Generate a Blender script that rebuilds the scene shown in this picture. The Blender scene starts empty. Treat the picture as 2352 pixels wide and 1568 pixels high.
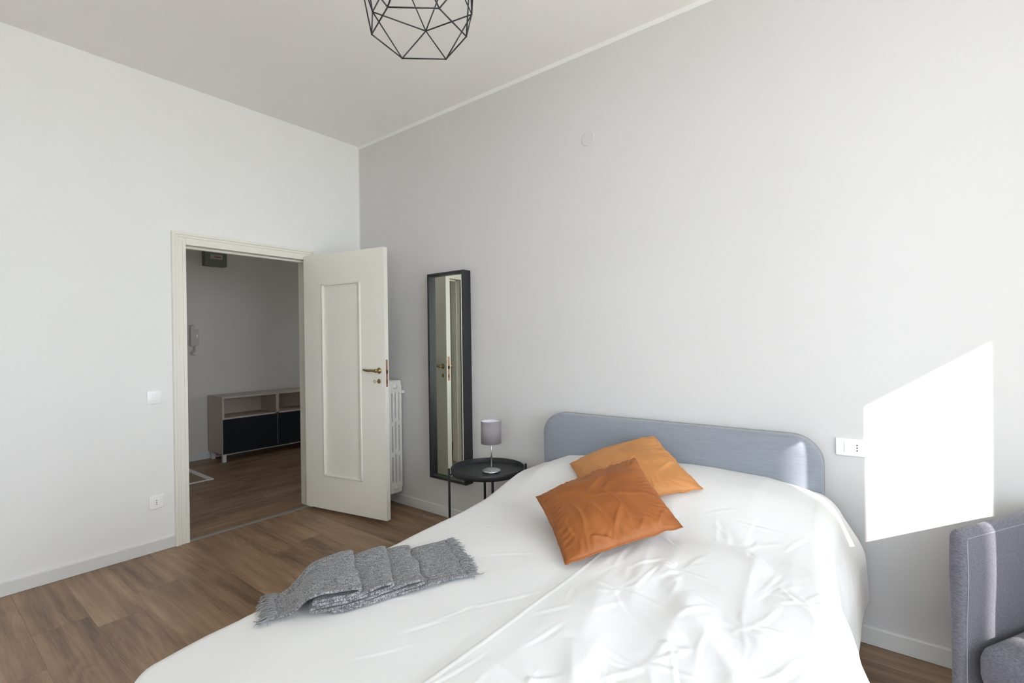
import bpy, bmesh, math, random
import numpy as np
from mathutils import Vector, Matrix
random.seed(7); rng = np.random.RandomState(7)
SC = bpy.context.scene; COL = SC.collection
H = 3.264                       # ceiling height
# ------------------------------------------------------------------ camera
cam_data = bpy.data.cameras.new('camera'); cam = bpy.data.objects.new('camera', cam_data); COL.objects.link(cam)
F = 1125.0487; yaw, pitch, roll = 0.66496067, -0.00167350, -0.01332486
f = Vector((-math.sin(yaw)*math.cos(pitch), math.cos(yaw)*math.cos(pitch), math.sin(pitch)))
r = f.cross(Vector((0, 0, 1))).normalized(); u = r.cross(f)
r2 = r*math.cos(roll) + u*math.sin(roll); u2 = -r*math.sin(roll) + u*math.cos(roll)
cam.matrix_world = Matrix(((r2.x, u2.x, -f.x, 3.99834), (r2.y, u2.y, -f.y, -2.76913), (r2.z, u2.z, -f.z, 1.41), (0, 0, 0, 1)))
cam_data.sensor_width = 36; cam_data.lens = F/2352*36; cam_data.clip_start = 0.05
SC.camera = cam
# ------------------------------------------------------------------ light
world = bpy.data.worlds.new('world'); SC.world = world; world.use_nodes = True
wn = world.node_tree; bg = wn.nodes['Background']
bg.inputs['Color'].default_value = (0.815, 0.905, 1.0, 1); bg.inputs['Strength'].default_value = 12.2
sun_d = bpy.data.lights.new('sun', 'SUN'); sun = bpy.data.objects.new('sun', sun_d); COL.objects.link(sun)
SUN = Vector((-1.42, 1.0, -1.0)).normalized()
sun.rotation_euler = SUN.to_track_quat('-Z', 'Y').to_euler(); sun.location = (12, -6, 8)
sun_d.energy = 12; sun_d.angle = math.radians(0.25); sun_d.color = (1.0, 0.97, 0.93)
def portal(name, loc, rot, sx, sy):
    d = bpy.data.lights.new(name, 'AREA'); d.shape = 'RECTANGLE'; d.size = sx; d.size_y = sy
    o = bpy.data.objects.new(name, d); COL.objects.link(o); o.location = loc; o.rotation_euler = rot
    d.cycles.is_portal = True
portal('window_sky_portal', (5.99, -1.988, 1.338), (0, math.radians(90), 0), 2.47, 1.86)
portal('rear_fill_sky_portal', (4.5, -4.39, 1.6), (math.radians(90), 0, 0), 1.4, 1.4)  # sky portal of the added rear fill opening
portal('hall_window_sky_portal', (-1.25, 2.39, 1.55), (math.radians(-90), 0, 0), .5, .7)
SC.view_settings.view_transform = 'Standard'; SC.view_settings.look = 'None'
SC.view_settings.exposure = 0.0; SC.view_settings.gamma = 1.0; SC.view_settings.use_curve_mapping = False
SC.cycles.max_bounces = 12; SC.cycles.diffuse_bounces = 8; SC.cycles.glossy_bounces = 5
SC.cycles.sample_clamp_indirect = 8.0; SC.cycles.use_denoising = True

# ------------------------------------------------------------------ materials
def lin(c):
    return tuple(((v/255)/12.92 if v/255 <= 0.04045 else ((v/255+0.055)/1.055)**2.4) for v in c)
class NT:
    def __init__(s, name, rough=0.5, metal=0.0, color=(0.8, 0.8, 0.8), **kw):
        s.m = bpy.data.materials.new(name); s.m.use_nodes = True; s.t = s.m.node_tree; s.n = s.t.nodes
        s.b = s.n['Principled BSDF']; s.b.inputs['Roughness'].default_value = rough; s.b.inputs['Metallic'].default_value = metal
        s.b.inputs['Base Color'].default_value = (*color, 1)
        for k, v in kw.items(): s.b.inputs[k.replace('_', ' ')].default_value = v
    def node(s, ty, ins={}, **at):
        n = s.n.new(ty)
        for k, v in at.items(): setattr(n, k, v)
        for k, v in ins.items():
            if isinstance(v, tuple) and len(v) == 2 and hasattr(v[0], 'outputs'): s.t.links.new(v[0].outputs[v[1]], n.inputs[k])
            else: n.inputs[k].default_value = v
        return n
    def link(s, a, o, b, i): s.t.links.new(a.outputs[o], b.inputs[i])
    def noise(s, vec, scale, detail=3, rough=0.5, dist=0.0):
        return s.node('ShaderNodeTexNoise', {'Vector': vec, 'Scale': scale, 'Detail': detail, 'Roughness': rough, 'Distortion': dist})
    def math(s, op, a, b=0.0, clamp=False): return s.node('ShaderNodeMath', {0: a, 1: b}, operation=op, use_clamp=clamp)
    def mix(s, fac, a, b):
        n = s.n.new('ShaderNodeMix'); n.data_type = 'RGBA'
        for i, v in ((0, fac), (6, a), (7, b)):
            if isinstance(v, tuple) and len(v) == 2 and hasattr(v[0], 'outputs'): s.t.links.new(v[0].outputs[v[1]], n.inputs[i])
            elif i: n.inputs[i].default_value = (*v, 1)
            else: n.inputs[i].default_value = v
        return n
    def ramp(s, fac, stops):
        n = s.n.new('ShaderNodeValToRGB'); s.t.links.new(fac[0].outputs[fac[1]], n.inputs[0]); e = n.color_ramp.elements
        while len(e) < len(stops): e.new(0.5)
        for k, (p, c) in enumerate(stops): e[k].position = p; e[k].color = (*c, 1) if len(c) == 3 else c
        return n
    def bump(s, h, strength, dist=0.001):
        n = s.node('ShaderNodeBump', {'Height': h, 'Strength': strength, 'Distance': dist}); s.link(n, 0, s.b, 'Normal')
    def tc(s, out='Object'): return (s.node('ShaderNodeTexCoord'), out)
    def mapped(s, scale, vec=None, rot=(0, 0, 0)):
        return (s.node('ShaderNodeMapping', {'Vector': vec or s.tc(), 'Scale': scale, 'Rotation': rot}), 0)

def plaster(name, color, bumpy=0.25):
    m = NT(name, 0.85, color=color)
    g = (m.node('ShaderNodeNewGeometry'), 'Position')
    n1 = m.noise(g, 1.3, 3); n2 = m.noise(g, 55, 4, 0.6)
    c = m.mix((n1, 0), tuple(v*0.985 for v in color), tuple(min(1, v*1.015) for v in color)); m.link(c, 2, m.b, 'Base Color')
    a = m.math('ADD', (n2, 0), (m.math('MULTIPLY', (m.noise(g, 9, 3), 0), 1.6), 0)); m.bump((a, 0), bumpy, 0.0012)
    return m
WHITE = (0.82, 0.82, 0.805)
M = {}
M['wall'] = plaster('white_wall_paint', WHITE).m
M['ceiling'] = plaster('ceiling_paint', (0.88, 0.855, 0.835), 0.15).m
M['hallwall'] = plaster('hall_wall_paint', (0.68, 0.64, 0.59)).m
# grey feature wall: grey paint stops short of the ceiling and of the corner, leaving a painted white edge
m = plaster('grey_wall_paint', WHITE)
g = m.node('ShaderNodeNewGeometry'); sp = m.node('ShaderNodeSeparateXYZ', {0: (g, 'Position')})
wob = m.noise((g, 'Position'), 14, 2)
w2 = m.math('MULTIPLY', (m.math('SUBTRACT', (wob, 0), 0.5), 0), 0.006)
gx = m.math('GREATER_THAN', (m.math('ADD', (sp, 0), (w2, 0)), 0), 0.022)
gz = m.math('LESS_THAN', (m.math('ADD', (sp, 2), (w2, 0)), 0), H-0.03)
gm = m.math('MULTIPLY', (gx, 0), (gz, 0))
n1 = m.noise((g, 'Position'), 1.1, 3)
gc = m.mix((n1, 0), (0.625, 0.612, 0.605), (0.655, 0.645, 0.64))
mx = m.mix((gm, 0), WHITE, WHITE); m.link(gc, 2, mx, 7); m.link(mx, 2, m.b, 'Base Color')
M['greywall'] = m.m
M['skirting'] = NT('white_skirting', 0.35, color=(0.70, 0.70, 0.685)).m

def paint_cream(name, chips):
    m = NT(name, 0.32, color=(0.68, 0.66, 0.585))
    v = m.tc(); n = m.noise(v, 3, 3); c = m.mix((n, 0), (0.765, 0.745, 0.675), (0.805, 0.785, 0.715))
    if chips:
        vo = m.node('ShaderNodeTexVoronoi', {'Vector': m.mapped((1, 1, 0.55)), 'Scale': 13.0})
        nn = m.noise(v, 70, 3)
        d = m.math('ADD', (vo, 'Distance'), (m.math('MULTIPLY', (nn, 0), 0.06), 0))
        k = m.math('LESS_THAN', (d, 0), 0.075)
        gate = m.math('GREATER_THAN', (m.node('ShaderNodeSeparateColor', {0: (vo, 'Color')}), 0), 0.45)
        k2 = m.math('MULTIPLY', (k, 0), (gate, 0))
        c2 = m.mix((k2, 0), (1, 1, 1), (0.30, 0.20, 0.13)); m.link(c, 2, c2, 6); c = c2
    m.link(c, 2, m.b, 'Base Color'); m.bump((m.noise(v, 22, 4), 0), 0.15, 0.002)
    return m.m
M['cream'] = paint_cream('cream_gloss_paint', False); M['creamchip'] = paint_cream('chipped_cream_paint', True)

def wood():
    m = NT('oak_plank', 0.42)
    oi = m.node('ShaderNodeObjectInfo'); tc = m.node('ShaderNodeTexCoord')
    rx = m.math('MULTIPLY', (oi, 'Random'), 53.7); ry = m.math('MULTIPLY', (oi, 'Random'), 211.3)
    off = m.node('ShaderNodeCombineXYZ', {0: (rx, 0), 1: (ry, 0), 2: (rx, 0)})
    v = m.node('ShaderNodeVectorMath', {0: (tc, 'Object'), 1: (off, 0)}, operation='ADD')
    a = (m.node('ShaderNodeMapping', {'Vector': (v, 0), 'Scale': (1.15, 5.2, 1)}), 0)
    N1 = m.noise(a, 1.0, 2, 0.45, 0.25)
    rings = m.math('SINE', (m.math('MULTIPLY', (N1, 0), 85.0), 0))
    fade = m.node('ShaderNodeMapRange', {'Value': (m.noise((m.node('ShaderNodeMapping', {'Vector': (v, 0), 'Scale': (0.9, 4.5, 1), 'Location': (7, 3, 0)}), 0), 1.0, 1), 0), 'From Min': 0.44, 'From Max': 0.62})
    rg = m.math('MULTIPLY', (rings, 0), (fade, 0))
    streak = m.noise((m.node('ShaderNodeMapping', {'Vector': (v, 0), 'Scale': (1.2, 20, 1)}), 0), 1.0, 4, 0.6)
    fine = m.noise((m.node('ShaderNodeMapping', {'Vector': (v, 0), 'Scale': (7, 260, 1)}), 0), 1.0, 2, 0.6)
    broad = m.noise((m.node('ShaderNodeMapping', {'Vector': (v, 0), 'Scale': (1.3, 3.5, 1)}), 0), 1.0, 2)
    s1 = m.math('ADD', (streak, 0), (m.math('MULTIPLY', (rg, 0), 0.08), 0))
    s2 = m.math('ADD', (s1, 0), (m.math('MULTIPLY', (m.math('SUBTRACT', (fine, 0), 0.5), 0), 0.36), 0))
    s3 = m.math('ADD', (s2, 0), (m.math('MULTIPLY', (m.math('SUBTRACT', (broad, 0), 0.5), 0), 0.62), 0))
    s4 = m.math('ADD', (s3, 0), (m.math('MULTIPLY', (m.math('SUBTRACT', (oi, 'Random'), 0.5), 0), 0.06), 0))
    cr = m.ramp((s4, 0), [(0.20, (0.125, 0.072, 0.040)), (0.42, (0.228, 0.137, 0.079)), (0.58, (0.300, 0.188, 0.110)), (0.80, (0.385, 0.258, 0.157))])
    m.link(cr, 0, m.b, 'Base Color'); m.bump((s2, 0), 0.08, 0.001)
    return m.m
M['wood'] = wood()

def fabric(name, ca, cb, scale=(90, 400, 90), rough=0.9, sheen=0.3, bump=0.3, tint=None):
    m = NT(name, rough); v = m.tc()
    w1 = m.noise(m.mapped(scale), 1.0, 2, 0.6); w2 = m.noise(m.mapped((scale[1], scale[0], scale[2]*4)), 1.0, 2, 0.6)
    a = m.math('ADD', (m.math('MULTIPLY', (w1, 0), 0.5), 0), (m.math('MULTIPLY', (w2, 0), 0.5), 0))
    k = m.node('ShaderNodeMapRange', {'Value': (a, 0), 'From Min': 0.35, 'From Max': 0.65})
    c = m.mix((k, 0), ca, cb); m.link(c, 2, m.b, 'Base Color')
    m.b.inputs['Sheen Weight'].default_value = sheen; m.bump((a, 0), bump, 0.0006)
    return m.m
M['headboard'] = fabric('grey_blue_bed_fabric', (0.205, 0.225, 0.265), (0.285, 0.305, 0.345), (6, 40, 420), bump=0.25)
M['chair'] = fabric('grey_chair_weave', (0.066, 0.063, 0.076), (0.170, 0.163, 0.195), (110, 110, 420), sheen=0.2, bump=0.6)
M['pipe'] = NT('chair_piping_thread', 0.8, color=(0.23, 0.23, 0.26)).m
m = NT('white_cotton', 0.82, color=(0.73, 0.725, 0.715)); n = m.noise(m.mapped((1, 1, 1)), 900, 2); m.bump((n, 0), 0.08, 0.0004); m.b.inputs['Sheen Weight'].default_value = 0.15
M['cotton'] = m.m
def velvet(name, ca, cb, cs):
    m = NT(name, 0.62); v = m.tc(); n = m.noise(v, 6, 3, 0.6, 0.8)
    c = m.mix((m.node('ShaderNodeMapRange', {'Value': (n, 0), 'From Min': 0.35, 'From Max': 0.7}), 0), ca, cb); m.link(c, 2, m.b, 'Base Color')
    m.b.inputs['Sheen Weight'].default_value = 0.14; m.b.inputs['Sheen Roughness'].default_value = 0.35; m.b.inputs['Sheen Tint'].default_value = (*cs, 1)
    m.bump((m.noise(v, 700, 2), 0), 0.2, 0.0004)
    return m.m
M['velvet'] = velvet('burnt_orange_velvet', (0.25, 0.070, 0.010), (0.325, 0.102, 0.016), (0.95, 0.50, 0.18))
M['velvet_lit'] = velvet('lit_orange_velvet', (0.46, 0.190, 0.052), (0.57, 0.255, 0.080), (1.0, 0.65, 0.33))  # same velvet as the front cushion, nap and light put into a lighter colour
m = NT('heather_grey_knit', 0.95); v = m.tc('UV')
n = m.noise(m.mapped((1, 1, 1), m.tc('UV')), 1.0, 2, 0.7)
wv = m.node('ShaderNodeMapping', {'Vector': v, 'Scale': (150, 380, 1)}); n = m.noise((wv, 0), 1.0, 3, 0.75)
lg = m.noise((m.node('ShaderNodeMapping', {'Vector': v, 'Scale': (40, 130, 1)}), 0), 1.0, 2)
ob = m.noise(m.tc(), 300, 2, 0.7)
a = m.math('ADD', (m.math('ADD', (m.math('MULTIPLY', (n, 0), 0.28), 0), (m.math('MULTIPLY', (ob, 0), 0.52), 0)), 0), (m.math('MULTIPLY', (lg, 0), 0.20), 0))
cr = m.ramp((a, 0), [(0.40, (0.025, 0.025, 0.030)), (0.47, (0.105, 0.104, 0.112)), (0.54, (0.25, 0.246, 0.258)), (0.63, (0.46, 0.455, 0.46))])
m.link(cr, 0, m.b, 'Base Color'); m.bump((a, 0), 0.9, 0.003); m.b.inputs['Sheen Weight'].default_value = 0.2
M['knit'] = m.m
M['yarn'] = NT('grey_yarn', 0.95, color=(0.235, 0.232, 0.24)).m
m = NT('black_metal', 0.42, color=(0.014, 0.015, 0.017)); m.bump((m.noise(m.tc(), 400, 2), 0), 0.05, 0.0003); M['black'] = m.m
m = NT('black_frame_lacquer', 0.38, color=(0.018, 0.019, 0.022)); m.bump((m.noise(m.mapped((60, 60, 4)), 8, 3), 0), 0.05, 0.0005); M['mirframe'] = m.m
M['mirror'] = NT('mirror_silver', 0.01, 1.0, (0.80, 0.82, 0.74)).m
m = NT('aged_brass', 0.3, 1.0, (0.40, 0.29, 0.13)); n = m.noise(m.tc(), 60, 3); c = m.mix((n, 0), (0.16, 0.11, 0.05), (0.55, 0.41, 0.18)); m.link(c, 2, m.b, 'Base Color'); M['brass'] = m.m
m = NT('worn_copper_plate', 0.5, 0.5, (0.40, 0.20, 0.13)); n = m.noise(m.tc(), 90, 4); c = m.mix((n, 0), (0.22, 0.10, 0.06), (0.55, 0.29, 0.19)); m.link(c, 2, m.b, 'Base Color'); M['copper'] = m.m
M['dark'] = NT('dark_void', 0.8, color=(0.01, 0.01, 0.01)).m
m = NT('radiator_enamel', 0.35, color=(0.72, 0.70, 0.65)); m.bump((m.noise(m.tc(), 40, 3), 0), 0.2, 0.0015); M['radiator'] = m.m
M['plastic'] = NT('white_switch_plastic', 0.28, color=(0.90, 0.90, 0.89)).m
M['steel'] = NT('brushed_nickel', 0.3, 1.0, (0.62, 0.63, 0.64)).m
M['shade'] = fabric('lilac_grey_lampshade', (0.235, 0.21, 0.228), (0.275, 0.248, 0.265), (300, 300, 300), 0.8, 0.1, 0.1)
M['shadein'] = NT('lampshade_lining', 0.7, color=(0.80, 0.80, 0.84)).m
M['alu'] = NT('aluminium_strip', 0.45, 0.7, (0.42, 0.42, 0.40)).m
M['glass'] = NT('window_glass', 0.0, color=(1, 1, 1), Transmission_Weight=1.0, IOR=1.0, Alpha=0.08).m
M['pvc'] = NT('white_window_frame', 0.4, color=(0.8, 0.8, 0.8)).m
def oakcab(name, a, b_):
    m = NT(name, 0.5); n = m.noise(m.mapped((3, 3, 60)), 1.5, 3); c = m.mix((n, 0), a, b_); m.link(c, 2, m.b, 'Base Color'); return m.m
M['cab'] = oakcab('pale_cabinet_veneer', (0.52, 0.44, 0.38), (0.58, 0.50, 0.44)); M['cabdoor'] = NT('dark_blue_gloss_door', 0.18, color=(0.010, 0.016, 0.022)).m
M['cableg'] = NT('white_cabinet_leg', 0.4, color=(0.66, 0.65, 0.62)).m
m = NT('beige_doormat', 0.95); n = m.noise(m.tc(), 160, 3); c = m.mix((n, 0), (0.30, 0.225, 0.155), (0.36, 0.275, 0.19)); m.link(c, 2, m.b, 'Base Color'); M['mat'] = m.m
M['matedge'] = NT('white_doormat_border', 0.7, color=(0.75, 0.75, 0.73)).m
M['meter'] = NT('grey_green_meter_box', 0.5, color=(0.17, 0.17, 0.14)).m
M['meterwin'] = NT('meter_window', 0.2, color=(0.42, 0.42, 0.36)).m
M['red'] = NT('red_breaker_mark', 0.5, color=(0.35, 0.05, 0.04)).m
M['intercom'] = NT('off_white_intercom_plastic', 0.35, color=(0.60, 0.54, 0.50)).m
M['legwood'] = NT('dark_wood_leg', 0.5, color=(0.06, 0.04, 0.03)).m
M['mattress'] = NT('mattress_cover', 0.9, color=(0.7, 0.7, 0.7)).m
M['stucco'] = plaster('exterior_stucco', (0.6, 0.57, 0.5)).m

# ------------------------------------------------------------------ helpers
def obj(name, bm, mat, parent=None, smooth=False, loc=None):
    me = bpy.data.meshes.new(name)
    bmesh.ops.recalc_face_normals(bm, faces=bm.faces[:]); bm.to_mesh(me); bm.free()
    me.materials.append(M[mat] if isinstance(mat, str) else mat)
    if smooth:
        for p in me.polygons: p.use_smooth = True
    o = bpy.data.objects.new(name, me); COL.objects.link(o)
    if parent: o.parent = parent
    if loc: o.location = loc
    return o
def npobj(name, V, Fc, mat, parent=None, smooth=True, uv=None):
    me = bpy.data.meshes.new(name); me.from_pydata([tuple(v) for v in V], [], [tuple(q) for q in Fc]); me.update()
    me.materials.append(M[mat])
    if smooth: me.polygons.foreach_set('use_smooth', [True]*len(me.polygons))
    if uv is not None:
        l = me.uv_layers.new(name='UVMap'); idx = np.zeros(len(me.loops), dtype=np.int32); me.loops.foreach_get('vertex_index', idx)
        l.data.foreach_set('uv', np.asarray(uv, dtype=np.float32)[idx].ravel())
    o = bpy.data.objects.new(name, me); COL.objects.link(o)
    if parent: o.parent = parent
    return o
def thing(name, label, cat, loc=(0, 0, 0), rz=0, group=None):
    o = bpy.data.objects.new(name, None); COL.objects.link(o); o.location = loc; o.rotation_euler = (0, 0, rz)
    o.empty_display_size = 0.1; o['label'] = label; o['category'] = cat
    if group: o['group'] = group
    return o
def struct(o): o['kind'] = 'structure'; return o
def box(bm, a, b, bev=0.0, seg=2):
    t = bmesh.new() if bev else bm
    x0, y0, z0 = a; x1, y1, z1 = b
    vs = [t.verts.new(p) for p in ((x0, y0, z0), (x1, y0, z0), (x1, y1, z0), (x0, y1, z0), (x0, y0, z1), (x1, y0, z1), (x1, y1, z1), (x0, y1, z1))]
    for q in ((3, 2, 1, 0), (4, 5, 6, 7), (0, 1, 5, 4), (1, 2, 6, 5), (2, 3, 7, 6), (3, 0, 4, 7)): t.faces.new([vs[i] for i in q])
    if bev:
        bmesh.ops.bevel(t, geom=t.edges[:], offset=bev, segments=seg, profile=0.5, affect='EDGES')
        me = bpy.data.meshes.new('tmp'); t.to_mesh(me); t.free(); bm.from_mesh(me); bpy.data.meshes.remove(me)
    return bm
def B(*boxes, bev=0.0, seg=2):
    bm = bmesh.new()
    for a, b in boxes: box(bm, a, b, bev, seg)
    return bm
def tube(bm, pts, rad, n=8, cap=True, closed=False):
    pts = [Vector(p) for p in pts]; rings = []; up = None; N = len(pts)
    for i, p in enumerate(pts):
        if closed: t = (pts[(i+1) % N]-pts[i-1]).normalized()
        else: t = (pts[min(i+1, N-1)]-pts[max(i-1, 0)]).normalized()
        if up is None:
            up = t.cross(Vector((0, 0, 1)));
            if up.length < 1e-3: up = t.cross(Vector((1, 0, 0)))
            up.normalize()
        else: up = (up - t*up.dot(t)).normalized()
        w = t.cross(up); rr = rad[i] if isinstance(rad, (list, tuple)) else rad
        rings.append([bm.verts.new(p + (up*math.cos(2*math.pi*k/n) + w*math.sin(2*math.pi*k/n))*rr) for k in range(n)])
    for i in range(N if closed else N-1):
        a, b = rings[i], rings[(i+1) % N]
        for k in range(n): bm.faces.new((a[k], a[(k+1) % n], b[(k+1) % n], b[k]))
    if cap and not closed: bm.faces.new(rings[0][::-1]); bm.faces.new(rings[-1])
    return bm
def lathe(bm, prof, n=40, c=(0, 0, 0)):
    rings = []
    for (rr, z) in prof:
        if rr < 1e-6: rings.append([bm.verts.new((c[0], c[1], c[2]+z))])
        else: rings.append([bm.verts.new((c[0]+rr*math.cos(2*math.pi*k/n), c[1]+rr*math.sin(2*math.pi*k/n), c[2]+z)) for k in range(n)])
    for a, b in zip(rings, rings[1:]):
        for k in range(n):
            if len(a) == 1 and len(b) == 1: continue
            if len(a) == 1: bm.faces.new((a[0], b[(k+1) % n], b[k]))
            elif len(b) == 1: bm.faces.new((a[k], a[(k+1) % n], b[0]))
            else: bm.faces.new((a[k], a[(k+1) % n], b[(k+1) % n], b[k]))
    return bm
def prism(bm, outline, ax, a, b):
    """extrude a closed 2-D outline along axis ax from a to b"""
    def P(q, h):
        v = [q[0], q[1]]; v.insert(ax, h); return v
    A = [bm.verts.new(P(q, a)) for q in outline]; Bv = [bm.verts.new(P(q, b)) for q in outline]
    bm.faces.new(A); bm.faces.new(Bv[::-1]); n = len(A)
    for k in range(n): bm.faces.new((A[k], A[(k+1) % n], Bv[(k+1) % n], Bv[k]))
    return bm
def perlin(x, y, seed=0):
    rs = np.random.RandomState(seed); g = rs.uniform(0, 2*np.pi, (256, 256)); gx, gy = np.cos(g), np.sin(g)
    xi = np.floor(x).astype(int); yi = np.floor(y).astype(int); xf = x-xi; yf = y-yi
    def d(i, j): return gx[(xi+i) % 256, (yi+j) % 256]*(xf-i) + gy[(xi+i) % 256, (yi+j) % 256]*(yf-j)
    s = lambda t: t*t*t*(t*(t*6-15)+10)
    u_, v_ = s(xf), s(yf)
    return ((d(0, 0)*(1-u_)+d(1, 0)*u_)*(1-v_) + (d(0, 1)*(1-u_)+d(1, 1)*u_)*v_)*1.5
def crease_line(X, Y, x0, y0, x1, y1, am, wd, seed=0, bend=.12):
    """tapered ridge with a hollow beside it, from (x0, y0) to (x1, y1)"""
    dx, dy = x1-x0, y1-y0; L = math.hypot(dx, dy); t = ((X-x0)*dx+(Y-y0)*dy)/L/L; d = (-(X-x0)*dy+(Y-y0)*dx)/L
    tc_ = np.clip(t, 0, 1); d = d + bend*L*np.sin(tc_*math.pi)*math.sin(seed*1.7+x0*9+y1*5)
    env = np.sin(np.clip(t, 0, 1)*math.pi)**.7; env = np.where((t > 0) & (t < 1), env, 0)
    return am*env*(np.exp(-np.abs(d/wd)**1.5) - .55*np.exp(-((d-wd*2.4)/(wd*1.8))**2))
def sstep(a, b, x): t = np.clip((x-a)/(b-a), 0, 1); return t*t*(3-2*t)
def grid_faces(nu, nv, wrapu=False):
    i = np.arange(nu if wrapu else nu-1)[:, None]; j = np.arange(nv-1)[None, :]; i2 = (i+1) % nu
    return np.stack([i*nv+j, i2*nv+j, i2*nv+j+1, i*nv+j+1], -1).reshape(-1, 4)

# ------------------------------------------------------------------ room shell
XR, YB = 5.80, -4.20            # window wall, rear wall
struct(obj('wall_left', B(((-.12, YB-.2, 0), (0, -1.50, H)), ((-.12, -.49, 0), (0, 2.2, H)), ((-.12, -1.50, 2.175), (0, -.49, H))), 'wall'))
struct(obj('wall_back', B(((0, 0, 0), (XR+.2, .15, H))), 'greywall'))
struct(obj('wall_right', B(((XR, YB-.2, 0), (XR+.2, -2.92, H)), ((XR, -1.056, 0), (XR+.2, 0, H)), ((XR, -2.92, 2.575), (XR+.2, -1.056, H)), ((XR, -2.92, 0), (XR+.2, -1.056, .10))), 'wall'))
struct(obj('wall_front', B(((0, YB-.2, 0), (3.8, YB, H)), ((5.2, YB-.2, 0), (XR, YB, H)), ((3.8, YB-.2, 0), (5.2, YB, .90)), ((3.8, YB-.2, 2.3), (5.2, YB, H))), 'wall'))
struct(obj('ceiling', B(((-2.95, YB-.2, H), (XR+.2, 2.4, H+.12))), 'ceiling'))
struct(obj('wall_hall_back', B(((-2.95, -2.4, 0), (-2.75, 2.4, H))), 'hallwall'))
struct(obj('wall_hall_left', B(((-2.75, -2.4, 0), (-.12, -2.2, H))), 'hallwall'))
struct(obj('wall_hall_right', B(((-2.75, 2.2, 0), (-1.5, 2.4, H)), ((-1.0, 2.2, 0), (0, 2.4, H)), ((-1.5, 2.2, 0), (-1.0, 2.4, 1.2)), ((-1.5, 2.2, 1.9), (-1.0, 2.4, H))), 'hallwall'))
# unseen slab added far outside to keep low sun off most of the window
struct(obj('wall_sun_blocker', B(((16, -24, -6), (18, -10.252, 16))), 'stucco'))
struct(obj('ground', B(((6.2, -40, -6.1), (60, 40, -6.0))), 'stucco'))

# floor: every plank a part
floor = struct(obj('floor', B(((-2.75, YB, -.03), (XR, 2.2, -.0085))), 'dark'))
def plank_mesh(L, W):
    bm = bmesh.new(); c = 0.0005; t = -0.0
    lo = [(-L/2, -W/2, -.008), (L/2, -W/2, -.008), (L/2, W/2, -.008), (-L/2, W/2, -.008)]
    mid = [(x, y, -c) for x, y, z in lo]; top = [(x-math.copysign(c, x), y-math.copysign(c, y), 0) for x, y, z in lo]
    R = [[bm.verts.new(p) for p in q] for q in (lo, mid, top)]
    for a, b in zip(R, R[1:]):
        for k in range(4): bm.faces.new((a[k], a[(k+1) % 4], b[(k+1) % 4], b[k]))
    bm.faces.new(R[2])
    return bm
def plank(cx, cy, L, W, rz, cache={}):
    k = (round(L, 3), round(W, 3))
    if k not in cache:
        o = obj('plank', plank_mesh(L-.0003, W-.0003), 'wood', floor); cache[k] = o
    else:
        o = cache[k].copy(); COL.objects.link(o); o.parent = floor
    o.location = (cx, cy, 0); o.rotation_euler = (0, 0, rz)
Wd, Ld = 0.22, 1.29
row = 0; y1 = -0.81 + 4*Wd
starts = {}
for k in range(0, 20):
    yt = -0.81 + 3*Wd + Wd*(1) - k*Wd; yb = yt-Wd
    yt2 = min(yt, -.002); yb2 = max(yb, YB)
    if yt2-yb2 < .02: continue
    # the row between -1.03 and -0.81 has its end joint at x = .64, so has the row between -2.35 and -2.13
    if abs(yt+.81) < .01: j0 = .64
    elif abs(yt+2.13) < .01: j0 = .67
    else: j0 = {0: .35, 1: .95, 2: 1.18, 3: .2, 4: .64}[k % 5] + (.11*k) % .3 + .1
    xs = [0.003]; x = j0
    while x < 0.12: x += Ld
    while x < XR-.05: xs.append(x); x += Ld
    xs.append(XR-.002)
    for a, b in zip(xs, xs[1:]): plank((a+b)/2, (yt2+yb2)/2, b-a, yt2-yb2, 0)
for k in range(14):
    xt = -0.036 if k == 0 else -.1215 - (k-1)*Wd; xb = -.1215 if k == 0 else max(xt-Wd, -2.748)
    if xt-xb < .02: continue
    yl, yh = (-2.198, 2.198) if k else (-1.447, -.529)
    ys = [yl]; y = 9 if k == 0 else -2.198 + ((k*.47) % 1.29) + .15
    while y < yh-.1:
        if y > yl+.1: ys.append(y)
        y += Ld
    ys.append(yh)
    for a, b in zip(ys, ys[1:]): plank((xt+xb)/2, (a+b)/2, b-a, xt-xb, math.pi/2)
struct(obj('trim_1', B(((-.036, -1.447, -.008), (-.001, -.529, .0035)), bev=.0015), 'alu'))
# skirting boards
def skirt(name, p0, p1, nx, ny):
    """board from p0 to p1, thickness towards (nx, ny)"""
    d = Vector((p1[0]-p0[0], p1[1]-p0[1])); L = d.length; h = .0815; t = .013
    bm = bmesh.new(); prism(bm, [(0, .0015), (t, .0015), (t, h-.006), (t-.0035, h-.0015), (t-.007, h), (0, h)], 0, 0, L)
    o = obj(name, bm, 'skirting'); o.location = (p0[0], p0[1], 0)
    a = math.atan2(d.y, d.x); o.rotation_euler = (0, 0, a)
    # outline y axis must face (nx, ny)
    if (-math.sin(a))*nx + math.cos(a)*ny < 0: o.scale = (1, -1, 1)
    return struct(o)
skirt('baseboard_left', (0, YB), (0, -1.517), 1, 0)
skirt('baseboard_left_corner', (0, -.468), (0, -.014), 1, 0)
skirt('baseboard_back', (0, 0), (XR, 0), 0, -1)
skirt('baseboard_right', (XR, -1.05), (XR, -.014), -1, 0)
skirt('baseboard_front', (.014, YB), (XR-.014, YB), 0, 1)
skirt('baseboard_hall', (-2.75, -2.2), (-2.75, 2.2), 1, 0)

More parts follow.
